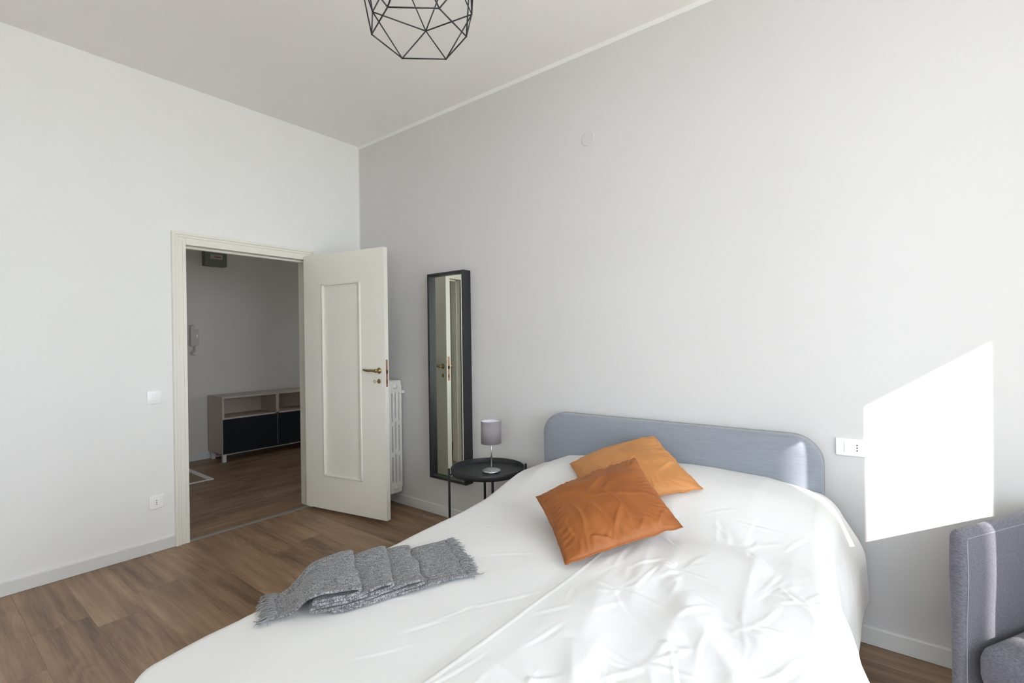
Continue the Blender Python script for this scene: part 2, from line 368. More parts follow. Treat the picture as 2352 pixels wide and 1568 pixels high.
# windows (out of frame, light comes through them)
def window(name, axis, c, a0, a1, z0, z1, stile):
    w = bpy.data.objects.new(name, None); COL.objects.link(w); struct(w)
    def bb(p, q, z, zz, d0, d1):
        return ((c+d0, p, z), (c+d1, q, zz)) if axis == 'x' else ((p, c+d0, z), (q, c+d1, zz))
    t = .05; fr = [bb(a0, a0+t*.01+.002, z0, z1, 0, .05), bb(a1-.002, a1, z0, z1, 0, .05), bb(a0, a1, z0, z0+.05, 0, .05), bb(a0, a1, z1-.01, z1, 0, .05)]
    obj('window_frame', B(*fr), 'pvc', w)
    if stile: obj('meeting_stile', B(bb(stile[0], stile[1], z0+.05, z1-.01, 0, .05)), 'pvc', w)
    return w
window('window_1', 'x', XR+.12, -2.92, -1.056, .10, 2.575, (-1.713, -1.468))
window('fill_window', 'y', YB-.15, 3.8, 5.2, .90, 2.3, (4.46, 4.54))  # added rear opening, put in for extra fill light on the walls
window('window_3', 'y', 2.3, -1.5, -1.0, 1.2, 1.9, None)

# ------------------------------------------------------------------ door frame and door
YL, YR, ZT = -1.448, -.528, 2.125
fr = bmesh.new()
def casing(x0, x1, o, i):   # a U of boards, o = outer offset, i = inner offset from the opening
    box(fr, (x0, YL-o, 0), (x1, YL-i, ZT+o), .002, 1); box(fr, (x0, YR+i*.62, 0), (x1, YR+o*.62, ZT+o), .002, 1)
    box(fr, (x0, YL-i, ZT+i), (x1, YR+i*.62, ZT+o), .002, 1)
casing(0, .014, .080, 0.0); casing(0, .026, .088, .068); casing(0, .021, .068, .050); casing(0.0, .019, .022, .0)
frame = struct(obj('trim_2', fr, 'creamchip'))
jm = bmesh.new()
for a, b in (((-.125, YL-.05, 0), (.001, YL, ZT)), ((-.125, YR, 0), (.001, YR+.05, ZT)), ((-.125, YL-.05, ZT), (.001, YR+.05, ZT+.055))): box(jm, a, b)
box(jm, (-.085, YL, 0), (-.05, YL+.014, ZT)); box(jm, (-.085, YL, ZT-.014), (-.05, YR, ZT))
for sgn, y in ((1, YL), (-1, YR)): pass
struct(obj('trim_3', jm, 'creamchip'))
hc = bmesh.new()
for a, b in (((-.145, YL-.07, 0), (-.122, YL, ZT+.07)), ((-.145, YR, 0), (-.122, YR+.07, ZT+.07)), ((-.145, YL, ZT), (-.122, YR, ZT+.07))): box(hc, a, b, .003, 1)
struct(obj('trim_4', hc, 'creamchip'))

DX, DY = .881, .176; dl = math.hypot(DX, DY)
door = bpy.data.objects.new('door_1', None); COL.objects.link(door); struct(door)
door.location = (.030, -.574, 0); door.rotation_euler = (0, 0, math.atan2(DY, DX))
L, TH, Z0, Z1 = .880, .042, .030, 2.148
ps0, ps1, pz0, pz1 = .207, .638, .305, 1.906
obj('leaf', B(((0, 0, Z0), (ps0, TH, Z1)), ((ps1, 0, Z0), (L, TH, Z1)), ((ps0, 0, Z0), (ps1, TH, pz0)), ((ps0, 0, pz1), (ps1, TH, Z1))), 'cream', door)
obj('panel', B(((ps0-.002, .014, pz0-.002), (ps1+.002, TH-.014, pz1+.002))), 'cream', door)
mo = bmesh.new()
for y0, y1, yy in ((-.007, .015, 0), (TH-.015, TH+.007, 1)):
    for a, b in (((ps0, y0, pz0), (ps0+.020, y1, pz1)), ((ps1-.020, y0, pz0), (ps1, y1, pz1)), ((ps0, y0, pz0), (ps1, y1, pz0+.020)), ((ps0, y0, pz1-.020), (ps1, y1, pz1))): box(mo, a, b, .006, 3)
obj('moulding', mo, 'cream', door)
for side in (-1, 1):
    yb = 0 if side < 0 else TH
    h = bmesh.new(); hx, hz = .823, 1.191
    t = bmesh.new(); lathe(t, [(0, 0), (.021, 0), (.024, .003), (.021, .007), (.012, .010), (.011, .030), (.014, .035), (.013, .048), (0, .052)], 24)
    bmesh.ops.rotate(t, verts=t.verts, cent=(0, 0, 0), matrix=Matrix.Rotation(math.radians(90*(1 if side < 0 else -1)), 3, 'X')); bmesh.ops.translate(t, verts=t.verts, vec=(hx, yb, hz))
    me = bpy.data.meshes.new('t'); t.to_mesh(me); t.free(); h.from_mesh(me)
    yy = yb+side*.041
    tube(h, [(hx, yy, hz), (hx-.03, yy, hz+.002), (hx-.07, yy, hz+.001), (hx-.105, yy-side*.003, hz+.002), (hx-.128, yy-side*.008, hz+.007), (hx-.140, yy-side*.012, hz+.004)], [.010, .0085, .0095, .0095, .008, .005], 12)
    obj('handle', h, 'brass', door, True)
    k = bmesh.new(); t = bmesh.new(); lathe(t, [(0, 0), (.016, 0), (.018, .002), (.016, .004), (.006, .005), (0, .005)], 24)
    bmesh.ops.rotate(t, verts=t.verts, cent=(0, 0, 0), matrix=Matrix.Rotation(math.radians(90*(1 if side < 0 else -1)), 3, 'X')); bmesh.ops.translate(t, verts=t.verts, vec=(.820, yb, 1.109))
    t.to_mesh(me); t.free(); k.from_mesh(me)
    esc = obj('escutcheon', k, 'brass', door, True)
    if side < 0:
        k = bmesh.new(); tube(k, [(.820, 0, 1.110), (.820, -.03, 1.110)], .0028, 8)
        tube(k, [(.820+.011*math.cos(a)-.011, -.038+.0*a, 1.110+.010*math.sin(a)) for a in [i*math.pi/6 for i in range(12)]], .0022, 6, closed=True)
        obj('key', k, 'brass', esc, True)
obj('lock_plate', B(((L-.0005, .010, 1.066), (L+.0015, .030, 1.276)), bev=.0004, seg=1), 'copper', door)
obj('latch', B(((L, .013, 1.168), (L+.006, .026, 1.196)), ((L, .016, 1.09), (L+.0018, .024, 1.12))), 'dark', door)
for z in (.25, 1.85):
    hb = bmesh.new(); tube(hb, [(-.007, .016, z), (-.007, .016, z+.09)], .006, 12); obj('hinge', hb, 'cream', door, True)

# ------------------------------------------------------------------ duvet surface
def top_z(x, y):
    """height of the bedding top"""
    xs = [2.0, 2.18, 2.38, 2.8, 3.13, 3.5, 3.62, 3.78, 3.95]
    head = np.interp(x, xs, [.575, .600, .678, .722, .732, .722, .70, .662, .640])
    body = np.interp(x, [2.0, 2.25, 2.5, 3.05, 3.2, 3.7, 3.9], [.545, .55, .56, .575, .59, .60, .585])
    k = 1 - sstep(.36, .80, -y)
    z = body*(1-k) + head*k
    return z
EL = lambda y: np.interp(-y, [.1, .8, 1.1, 1.45, 1.76, 2.02, 2.2, 2.38], [2.135, 2.20, 2.245, 2.275, 2.305, 2.335, 2.355, 2.39])
ER = lambda y: np.interp(-y, [.1, .3, .6, .85, 1.05, 1.6, 2.4], [3.765, 3.79, 3.805, 3.835, 3.875, 3.885, 3.84])
YH, YF = -.128, -2.40
def duvet():
    RR = .075
    nu, nv = 480, 520
    # a: across, in metres from left hem to right hem; b: along
    over_l, over_f = .36, .36
    a = np.linspace(-over_l, 1.60+.54, nu)[:, None]*np.ones((1, nv)); b = np.linspace(0, 2.25+over_f, nv)[None, :]*np.ones((nu, 1))
    bw = 2.25
    yy = YH - np.minimum(b, bw) * (YH-YF-RR)/bw
    el, er = EL(yy)+RR, ER(yy)-RR; top_w = er-el
    s = np.clip(a/1.60, 0, 1); x = el + s*top_w
    ol = np.maximum(-a, 0); orr = np.maximum(a-1.60, 0); of = np.maximum(b-bw, 0)
    # right hem is shorter near the pillows
    sc = np.interp(-yy, [.13, .42, .55, 1.0, 2.3], [.83, .84, .93, .98, 1.0]); orr = orr*sc
    ox = orr-ol; d = np.sqrt(ox**2+of**2)+1e-9; dx, dy = ox/d, -of/d
    q = np.pi/2*RR
    hor = np.where(d < q, RR*np.sin(np.minimum(d, q)/RR), RR+(d-q)*.05); dz = np.where(d < q, RR*(1-np.cos(np.minimum(d, q)/RR)), RR+(d-q)*.985)
    # hanging folds
    along = yy*1.0 + x*dy*1.0
    hang = sstep(.04, .30, d)
    right = (ox > 0)
    fold = np.sin(along*11+1.6+1.4*perlin(along*2.1, d*2, 3))*.5 + np.sin(along*23+perlin(along*4, d*3, 4)*3)*.18
    rb = np.interp(-yy, [.1, .22, .4, .65, .9, 1.08, 1.35, 1.7, 2.0, 2.4], [.10, .10, .065, .015, .035, .060, .020, .050, .02, .04])
    hor = hor + hang*(fold*np.where(right, .014, .018)+np.where(right, rb, .0))
    zt = top_z(x, yy)
    P = np.stack([x+dx*hor, yy+dy*hor, zt-dz], -1)
    # wrinkles
    X, Y = x+dx*d, yy+dy*d
    dip = perlin(X*2.2, Y*2.2, 11)*.006 + perlin(X*5+3, Y*5, 12)*.0025
    rt = sstep(3.05, 3.30, X)
    rs = random.Random(11); wr = np.zeros_like(X); lf = np.zeros_like(X)
    def add(dst, x0, y0, ang_, L, am, wd, sd, bend=.10):
        x1, y1 = x0+math.cos(ang_)*L, y0+math.sin(ang_)*L; pad = .16
        m_ = (X > min(x0, x1)-pad) & (X < max(x0, x1)+pad) & (Y > min(y0, y1)-pad) & (Y < max(y0, y1)+pad)
        if m_.any(): dst[m_] += crease_line(X[m_], Y[m_], x0, y0, x1, y1, am, wd, sd, bend)
    base = math.radians(-72)
    for k in range(46):      # broad soft folds
        add(wr, rs.uniform(3.12, 3.95), rs.uniform(-2.4, -.45), base+rs.gauss(0, .32), rs.uniform(.25, .6), rs.uniform(.003, .008), rs.uniform(.020, .040), k, .05)
    for k in range(150):     # fine sharp ones
        add(wr, rs.uniform(3.1, 4.2), rs.uniform(-2.5, -.4), base+rs.gauss(0, .65), rs.uniform(.06, .22), rs.uniform(.0012, .0038), rs.uniform(.004, .009), k+50, .06)
    for cx_, cy_ in ((3.56, -.74), (3.40, -1.05), (3.28, -1.30), (3.66, -1.30), (3.50, -1.62), (3.78, -1.05), (3.30, -1.85), (3.62, -1.95)):   # pinched points of the filling
        for q_ in range(8):
            add(wr, cx_+rs.uniform(-.015, .015), cy_+rs.uniform(-.015, .015), q_*math.pi/4+rs.gauss(0, .3), rs.uniform(.06, .17), rs.uniform(.0012, .0032), rs.uniform(.005, .009), q_, .05)
    for k in range(46):
        add(lf, rs.uniform(2.15, 3.15), rs.uniform(-2.5, -.7), math.radians(-115)+rs.gauss(0, .35), rs.uniform(.08, .35), rs.uniform(.0006, .0016), rs.uniform(.004, .006), k+300, .05)
    wr = (wr + perlin(X*4.5, Y*2.2, 32)*.006)*rt + lf
    crease = np.exp(-((X-(3.095+.012*np.sin(Y*3)))/.0040)**2)*.0030 + np.exp(-((X-3.105)/.03)**2)*.0015
    crease = crease*sstep(-.85, -1.05, Y) if False else crease*sstep(.8, 1.1, -Y)
    # near the headboard stretched over pillows: softer
    soft = sstep(.25, .85, -Y)*.8+.2
    disp = dip + wr*soft + crease
    # gather star wrinkles
    disp = disp * np.where(d > 1e-6, 1-.4*hang, 1)
    # normals
    du = np.gradient(P, axis=0); dv = np.gradient(P, axis=1); n = np.cross(dv, du); n /= np.linalg.norm(n, axis=-1, keepdims=True)+1e-12
    n = np.where(n[..., 2:3] < -.2, -n, n)
    P = P + n*disp[..., None]
    P[..., 1] = np.minimum(P[..., 1], YH)
    P[..., 2] = np.maximum(P[..., 2], .06)
    return npobj('bedspread', P.reshape(-1, 3), grid_faces(nu, nv), 'cotton'), P
dv, DP = duvet()
dv['label'] = 'white cotton bedspread spread over the bed, rumpled on its window side'; dv['category'] = 'bedspread'
md = dv.modifiers.new('cloth_thickness', 'SOLIDIFY'); md.thickness = .006; md.offset = -1

# ------------------------------------------------------------------ bed
bed = thing('double_bed', 'double bed with rounded grey-blue fabric headboard against the grey wall', 'bed', (2.95, -.02, 0))
def headboard():
    # front surface built as a padded grid over a rounded rectangle
    x0, x1, z0, z1 = -.788, .775, .14, .938; rc = .135; y0, y1 = -.0, -.100
    bm = bmesh.new()
    def ring(inset, y):
        out = []; r_ = rc-inset
        for (cx, cz, a0) in ((x1-rc, z1-rc, 0), (x0+rc, z1-rc, 90)):
            for k in range(13):
                a = math.radians(a0+k*7.5); out.append((cx+r_*math.cos(a), y, cz+r_*math.sin(a)))
        out += [(x0+inset, y, z0+inset), (x1-inset, y, z0+inset)]
        return [bm.verts.new(p) for p in out]
    R = [ring(.0, y0), ring(0, y1+.03), ring(.004, y1+.016), ring(.012, y1+.006), ring(.026, y1), ring(.06, y1-.004)]
    for A, C in zip(R, R[1:]):
        for k in range(len(A)): bm.faces.new((A[k], A[(k+1) % len(A)], C[(k+1) % len(A)], C[k]))
    bm.faces.new(R[-1]); bm.faces.new(R[0][::-1])
    return obj('headboard', bm, 'headboard', bed, True)
hbd = headboard()
sm = bmesh.new(); tube(sm, [(.005, -.1045, z/100) for z in range(20, 88, 4)] + [(.005, -.1005, .905), (.005, -.092, .9335), (.005, -.06, .9385), (.005, -.02, .9385)], .0016, 6)
obj('seam', sm, 'headboard', hbd, True)
bf = obj('bed_frame', B(((-.70, -.18, .16), (-.66, -2.30, .34)), ((.66, -.18, .16), (.70, -2.30, .34)), ((-.66, -2.30, .16), (.66, -2.26, .34)), ((-.66, -.20, .16), (.66, -.165, .34)), ((-.66, -2.26, .26), (.66, -.20, .29)), bev=.008), 'headboard', bed)
mt = obj('mattress', B(((-.655, -2.25, .295), (.655, -.18, .50)), bev=.04, seg=4), 'mattress', bed, True)
for x in (-.66, .62):
    for y in (-.22, -2.25):
        lg_ = obj('leg', B(((x, y-.04, 0), (x+.04, y, .165)), bev=.004), 'legwood', bed); lg_.rotation_euler.z = math.radians(3.6)
bf.rotation_euler.z = mt.rotation_euler.z = math.radians(3.6)

# ------------------------------------------------------------------ cushions
def cushion(name, label, cn, mat, T, seed, group, creases=(), sag=None, bottom=.35):
    """cn: 4 corners in order around"""
    A, B_, C, D = [np.array(c, float) for c in cn]; n = 110
    t = np.linspace(-1, 1, n); U, V = np.meshgrid(t, t, indexing='ij')
    # pinched outline: edges draw in between corners
    e = .045
    U2 = U*(1-e*(1-V**2)**1*np.abs(U)**3); V2 = V*(1-e*(1-U**2)*np.abs(V)**3)
    s, q = (U2+1)/2, (V2+1)/2
    Pm = (A*((1-s)*(1-q))[..., None]+B_*(s*(1-q))[..., None]+C*(s*q)[..., None]+D*((1-s)*q)[..., None])
    nr = np.cross(C-A, D-B_); nr /= np.linalg.norm(nr); nr = nr*np.sign(nr[2])
    th = ((1-U**2)*(1-V**2))
    th = np.power(np.clip(th, 0, 1), .46)*T
    w = perlin(U*1.7+seed, V*1.7, seed)*.008 + perlin(U*3.6, V*3.6+seed, seed+1)*.003
    rd = np.zeros_like(U)
    for (a0, b0, a1, b1, am, wd) in creases:
        rd += crease_line(U, V, a0*2-1, b0*2-1, a1*2-1, b1*2-1, am, wd, seed)
    # radial gathers near the corners and edges
    rim = np.maximum(np.abs(U), np.abs(V)); g1 = np.sin(np.arctan2(V, U)*44+perlin(U*3, V*3, seed+8)*6)*.0022*sstep(.55, .95, rim)
    env = np.power(np.clip(th/T, 0, 1), .8)
    ud = (w + rd + g1)*np.minimum(env*2.2, 1)
    top = Pm + nr*(th*(1-bottom)+ud)[..., None]; bot = Pm - nr*(th*bottom)[..., None]
    rip = (perlin(U*5, V*5, seed+9)*.006)[..., None]*np.array([0, 0, 1.])*sstep(.8, 1, rim)[..., None]
    top = top+rip; bot = bot+rip
    ctr = np.array([Pm[..., 0].mean(), Pm[..., 1].mean(), 0]);
    # keep it off the bedding
    def lift(P): P = P.copy(); P[..., 2] = np.maximum(P[..., 2], top_z(P[..., 0], P[..., 1])+.010); return P
    bot = lift(bot); top = lift(top); top[..., 2] = np.maximum(top[..., 2], bot[..., 2])
    if sag: top, bot = sag(top, bot)
    V_ = np.concatenate([top.reshape(-1, 3), bot.reshape(-1, 3)]) - ctr
    f1 = grid_faces(n, n); f2 = f1[:, ::-1]+n*n
    # rim
    idx = np.arange(n*n).reshape(n, n); loop = np.concatenate([idx[:, 0], idx[-1, 1:], idx[-2::-1, -1], idx[0, -2:0:-1]])
    rimf = np.stack([loop, loop+n*n, np.roll(loop, -1)+n*n, np.roll(loop, -1)], -1)
    root = thing(name, label, 'cushion', tuple(ctr), 0, group)
    cov = npobj('cover', V_, np.concatenate([f1, f2, rimf[:, ::-1]]), mat, root)
    bm = bmesh.new(); pts = (top.reshape(-1, 3)[loop]+bot.reshape(-1, 3)[loop])/2-ctr
    tube(bm, [tuple(p) for p in pts[::2]], .0028, 6, closed=True); obj('edge_seam', bm, mat, root, True)
    return root, top, nr
c2, top2, n2 = cushion('velvet_cushion', 'burnt orange velvet cushion, coloured lighter as lit nap, leaning on the headboard behind the darker one', [(2.55, -.41, .715), (2.90, -.80, .645), (3.30, -.485, .725), (2.945, -.165, .872)], 'velvet_lit', .13, 5, 'velvet cushions on the bed', ((.45, .45, .70, .62, .004, .03), (.50, .60, .66, .48, .003, .02), (.2, .2, .7, .35, .003, .05), (.3, .75, .75, .9, .004, .04), (.62, .95, .8, .7, .005, .03), (.1, .5, .2, .95, .004, .04), (.8, .3, .97, .6, .004, .03)))
def over(top, bot):
    return top, bot
c1, top1, n1 = cushion('velvet_cushion', 'darker burnt orange velvet cushion lying in front, overlapping the lighter one', [(2.655, -.888, .672), (3.058, -1.274, .603), (3.330, -.845, .668), (3.018, -.592, .848)], 'velvet', .115, 17, 'velvet cushions on the bed', ((.22, .06, .50, .42, .008, .035), (.48, .38, .62, .78, .006, .03), (.60, .72, .72, .97, .004, .03), (.45, .52, .97, .60, .007, .03), (.50, .34, .96, .46, .006, .028), (.38, .18, .92, .20, .006, .03), (.62, .10, .93, .17, .005, .025), (.70, .60, .98, .40, .006, .035), (.86, .72, .99, .62, .006, .02), (.84, .95, .98, .80, .008, .03), (.90, .24, .99, .42, .007, .025), (.20, .62, .40, .40, .004, .05), (.15, .30, .10, .75, .004, .05), (.45, .55, .36, .66, .003, .02), (.52, .58, .44, .50, .003, .02)))

# ------------------------------------------------------------------ throw
def throw():
    O = np.array([2.468, -2.082]); du = np.array([.506, .863]); dvv = np.array([-.863, .506])
    th = thing('knitted_throw', 'grey heathered knitted throw with fringes folded in layers on the bed', 'throw', (O[0], O[1], 0))
    vn = lambda u: np.interp(u, [0, .13, .26, .40, .5, .62, .70], [0, -.045, -.062, -.035, -.02, -.008, 0])
    vf = lambda u: np.interp(u, [0, .05, .15, .27, .40, .5, .68], [.19, .205, .235, .26, .295, .305, .35])
    path = [(.045, .006), (.075, .009), (.105, .026), (.135, .055), (.165, .066), (.20, .069), (.26, .069), (.285, .066), (.293, .057), (.283, .050), (.22, .049), (.16, .046), (.148, .041), (.158, .036), (.25, .040), (.37, .050), (.400, .048), (.408, .041), (.396, .035), (.30, .034), (.17, .027), (.15, .022), (.142, .017), (.155, .013),
            (.30, .022), (.47, .034), (.497, .032), (.503, .026), (.49, .020), (.38, .015), (.20, .006), (.30, .006), (.50, .007), (.53, .012), (.56, .008), (.62, .007), (.66, .007)]
    path = np.array(path)
    # smooth resample
    dd = np.r_[0, np.cumsum(np.hypot(*np.diff(path, axis=0).T*np.array([[1], [2.2]])))]
    N = 420; sN = np.linspace(0, dd[-1], N); uu = np.interp(sN, dd, path[:, 0]); hh = np.interp(sN, dd, path[:, 1])
    k = np.ones(5)/5
    for _ in range(2): uu = np.r_[uu[:2], np.convolve(uu, k, 'valid'), uu[-2:]]; hh = np.r_[hh[:2], np.convolve(hh, k, 'valid'), hh[-2:]]
    arc = np.r_[0, np.cumsum(np.hypot(np.diff(uu), np.diff(hh)))]
    nv = 60; t = np.linspace(0, 1, nv)
    U = uu[:, None]+.012*perlin(t[None, :]*3+1, arc[:, None]*5, 71)+.0*t; Hh = hh[:, None]*np.ones((1, nv))
    V0, V1 = vn(uu)[:, None], vf(uu)[:, None]
    edge = .006*perlin(arc[:, None]*9, np.zeros((N, nv)), 72)
    V = V0 + (V1-V0)*t[None, :] + edge*np.abs(t*2-1)[None, :]
    Hh = Hh*(1+.10*perlin(t[None, :]*3, uu[:, None]*6, 73)) + .0018*perlin(t[None, :]*9, arc[:, None]*20, 74) - .0*t
    wv = .004*perlin(t[None, :]*2.5+7, uu[:, None]*9, 75)*np.minimum(1, hh[:, None]/.02)
    Hh = np.maximum(Hh+wv, .0055)
    # ramp folds on the left tail
    Hh = Hh + .006*np.exp(-((t[None, :]-.62-.8*uu[:, None])/.05)**2)*np.exp(-((uu[:, None]-.10)/.07)**2)*(arc[:, None] < .25)
    Hh = Hh + .006*np.exp(-((t[None, :]-.78-.6*uu[:, None])/.04)**2)*np.exp(-((uu[:, None]-.10)/.07)**2)*(arc[:, None] < .25)
    XY = O + U[..., None]*du + V[..., None]*dvv
    X, Y = XY[..., 0], XY[..., 1]
    # bedding top under the throw: drop over the rounded edge on the far side
    el = EL(Y); q = np.clip((el+.075-X)/.075, 0, 1.0); drop = .075*(1-np.sqrt(np.maximum(0, 1-q**2)))
    Z = top_z(X, Y) + .010 - drop*.6 + Hh
    P = np.stack([X-O[0], Y-O[1], Z], -1)
    uv = np.stack([arc[:, None]*np.ones((1, nv)), V], -1).reshape(-1, 2)
    o = npobj('blanket', P.reshape(-1, 3), grid_faces(N, nv), 'knit', th, uv=uv)
    md = o.modifiers.new('knit_thickness', 'SOLIDIFY'); md.thickness = .0075; md.offset = 0
    for end in (0, 1):
        bm = bmesh.new(); i0 = 0 if end == 0 else N-1; dirn = -1 if end == 0 else 1
        for k in range(150):
            tt = random.random(); j = min(nv-1, int(tt*(nv-1)+.5)); p = Vector(P[i0, j]); p += Vector((dvv[0], dvv[1], 0))*random.uniform(-.003, .003)
            ln = random.uniform(.035, .062); ang = random.gauss(0, .5); d2 = du*dirn
            dd_ = Vector((d2[0]*math.cos(ang)-d2[1]*math.sin(ang), d2[0]*math.sin(ang)+d2[1]*math.cos(ang), 0))
            pts = []; ph = random.uniform(0, 6); am = random.uniform(.003, .008); lift = random.uniform(.0, .008)
            sd = Vector((-dd_.y, dd_.x, 0))
            for q_ in range(6):
                w = q_/5; z = lift*math.sin(w*3.1)+(.004)*(1-w)*random.random()
                pts.append(p + dd_*ln*w + sd*am*math.sin(ph+w*9)*w*1.5 + Vector((0, 0, z-.002*w)))
            pts = [Vector((v.x, v.y, max(v.z, float(top_z(v.x+O[0], v.y+O[1]))+.010-(.02 if v.x+O[0] < float(EL(v.y+O[1]))+.06 else 0)))) for v in pts]
            tube(bm, pts, [.0018, .0019, .0018, .0018, .0016, .001], 5)
        fo = obj('fringe', bm, 'yarn', th, True); fo['kind'] = 'stuff'
throw()

# ------------------------------------------------------------------ mirror
mir = thing('wall_mirror', 'tall narrow mirror in a deep black frame hanging on the grey wall', 'mirror', (1.225, 0, .32))
x0, x1, z1 = -.195, .207, 1.632; t = .020
obj('frame', B(((x0, -.082, 0), (x0+t, -.002, z1)), ((x1-t, -.082, 0), (x1, -.002, z1)), ((x0+t, -.082, 0), (x1-t, -.002, t)), ((x0+t, -.082, z1-t), (x1-t, -.002, z1)), bev=.0008, seg=1), 'mirframe', mir)
obj('backing', B(((x0+t, -.0425, t), (x1-t, -.004, z1-t))), 'dark', mir)
obj('mirror_glass', B(((x0+t, -.047, t), (x1-t, -.043, z1-t))), 'mirror', mir)

# ------------------------------------------------------------------ radiator
rad = thing('radiator', 'white cast iron column radiator on the grey wall behind the open door', 'radiator', (.632, -.095, .12))
def rad_section():
    bm = bmesh.new(); D = .125; hgt = .965; w = .046; nc = 4
    ys = [-.0545, -.0182, .0182, .0545]; rw = .0125
    def rb(a, b, bv=.004): box(bm, a, b, bv, 2)
    for y in ys: rb((-w/2, y-rw, .04), (w/2, y+rw, hgt-.04), .006)
    rb((-w/2, -.063, hgt-.115), (w/2, .063, hgt), .012); rb((-w/2, -.063, 0), (w/2, .063, .10), .012)
    for k, (za, zb) in enumerate(((.335, .595), (.355, .625), (.335, .60))):
        for z in (za, zb): rb((-w/2, ys[k]-.001, z-.022), (w/2, ys[k+1]+.001, z+.022), .007)
    rb((-w/2+.012, -.055, .09), (w/2-.012, .055, .11), .004)
    return bm
sec = obj('section', rad_section(), 'radiator', rad, True); sec.location = (-.023, 0, 0)
for k in range(1, 9):
    s = sec.copy(); COL.objects.link(s); s.parent = rad; s.location = (-.023-.050*k, 0, 0)
for nm, z, dx in (('plug', .912, 0), ('plug', .050, 0)):
    bm = bmesh.new(); t_ = bmesh.new(); lathe(t_, [(0, .012), (.010, .012), (.012, .006), (.021, .005), (.024, .002), (.024, -.004)], 24)
    bmesh.ops.rotate(t_, verts=t_.verts, cent=(0, 0, 0), matrix=Matrix.Rotation(math.radians(90), 3, 'Y')); bmesh.ops.translate(t_, verts=t_.verts, vec=(0.001, -.005, z))
    obj(nm, t_, 'radiator', rad, True); bm.free()
for bx, bz in ((-.03, .87), (-.38, .87), (-.03, .07), (-.38, .07)):
    bm = bmesh.new(); tube(bm, [(bx, .05, bz), (bx, .094, bz)], .009, 10); obj('bracket', bm, 'radiator', rad, True)
obj('air_valve', B(((-.012, .060, .850), (.012, .088, .875)), bev=.004), 'radiator', rad, True)

# ------------------------------------------------------------------ side table
TC = (1.85, -.31); TR = .242
tab = thing('tray_side_table', 'round black metal tray table between the tall mirror and the bed', 'side table', (TC[0], TC[1], 0))
bm = bmesh.new(); lathe(bm, [(0, .545), (TR-.010, .545), (TR-.004, .549), (TR-.001, .574), (TR+.0005, .576), (TR+.002, .574), (TR+.001, .547), (TR-.006, .538), (TR-.014, .5365), (0, .5365)], 72)
obj('tray', bm, 'black', tab, True)
va = math.atan2(-2.769+.31, 3.998-1.85)        # towards the viewer
for k, (da, rr_, zt) in enumerate(((math.radians(-84), TR+.013, .575), (math.radians(92), TR+.013, .585), (math.radians(8), TR-.03, .537), (math.radians(186), TR-.03, .537))):
    a = va+da; p = Vector((math.cos(a)*rr_, math.sin(a)*rr_, 0)); bm = bmesh.new()
    box(bm, (-.0075, -.0075, 0), (.0075, .0075, zt), .0015, 1)
    if k < 2: box(bm, (-.018, -.004, .528), (-.006, .004, .540), .001, 1); tube(bm, [(-.02, 0, .534), (-.06, 0, .531)], .005, 6)
    bmesh.ops.rotate(bm, verts=bm.verts, cent=(0, 0, 0), matrix=Matrix.Rotation(a, 3, 'Z')); bmesh.ops.translate(bm, verts=bm.verts, vec=p)
    obj('leg', bm, 'black', tab)
for da in (-84, 8):
    a = va+math.radians(da)
    for rr_, z in ((.23, .528), (.212, .03)):
        bm = bmesh.new(); tube(bm, [(math.cos(a)*rr_, math.sin(a)*rr_, z), (-math.cos(a)*rr_, -math.sin(a)*rr_, z)], .006, 8); obj('cross_bar', bm, 'black', tab, True)

lamp = thing('table_lamp', 'small table lamp with a lilac-grey drum shade on the black tray', 'lamp', (1.884, -.31, .5455))
bm = bmesh.new(); lathe(bm, [(0, 0), (.060, 0), (.061, .006), (.059, .012), (.050, .016), (.02, .019), (.008, .022), (0, .022)], 48); obj('base', bm, 'steel', lamp, True)
bm = bmesh.new(); tube(bm, [(0, 0, .018), (0, 0, .24)], .0045, 14); obj('stem', bm, 'steel', lamp, True)
bm = bmesh.new(); lathe(bm, [(.066, .188), (.0675, .188), (.0675, .336), (.066, .336)], 64); sh = obj('lamp_shade', bm, 'shade', lamp, True)
bm = bmesh.new(); lathe(bm, [(.0655, .189), (.0655, .335)], 64); obj('shade_lining', bm, 'shadein', sh, True)
bm = bmesh.new(); lathe(bm, [(.014, .225), (.014, .255), (.010, .26), (.016, .275), (.022, .295), (.018, .312), (0, .318)], 20); obj('bulb', bm, 'shadein', lamp, True)
bm = bmesh.new(); 
for a in range(3): tube(bm, [(0, 0, .238), (math.cos(a*2.094)*.066, math.sin(a*2.094)*.066, .200)], .0012, 5)
obj('shade_spider', bm, 'steel', lamp, True)
cp = [(-.03, .055, .006), (-.07, .10, .006), (-.12, .145, .006), (-.157, .178, .012), (-.172, .190, .034), (-.178, .205, .030), (-.180, .212, -.01), (-.175, .212, -.05)]
rs = random.Random(3)
for k in range(60):
    a = k*.9; rr_ = .022+.016*math.sin(k*.37); cp.append((-.178+rr_*math.cos(a)*1.2, .200+rs.uniform(-.012, .012), -.072+rr_*1.15*math.sin(a)-.006*math.sin(k*.2)))
# smooth
sm_ = []
for i in range(len(cp)-1):
    for w in (0, .33, .66):
        p0, p1, p2, p3 = [Vector(cp[max(0, min(len(cp)-1, j))]) for j in (i-1, i, i+1, i+2)]
        sm_.append(.5*((2*p1)+(p2-p0)*w+(2*p0-5*p1+4*p2-p3)*w*w+(3*p1-p0-3*p2+p3)*w**3))
bm = bmesh.new(); tube(bm, sm_, .0021, 6); obj('power_cord', bm, 'black', lamp, True)

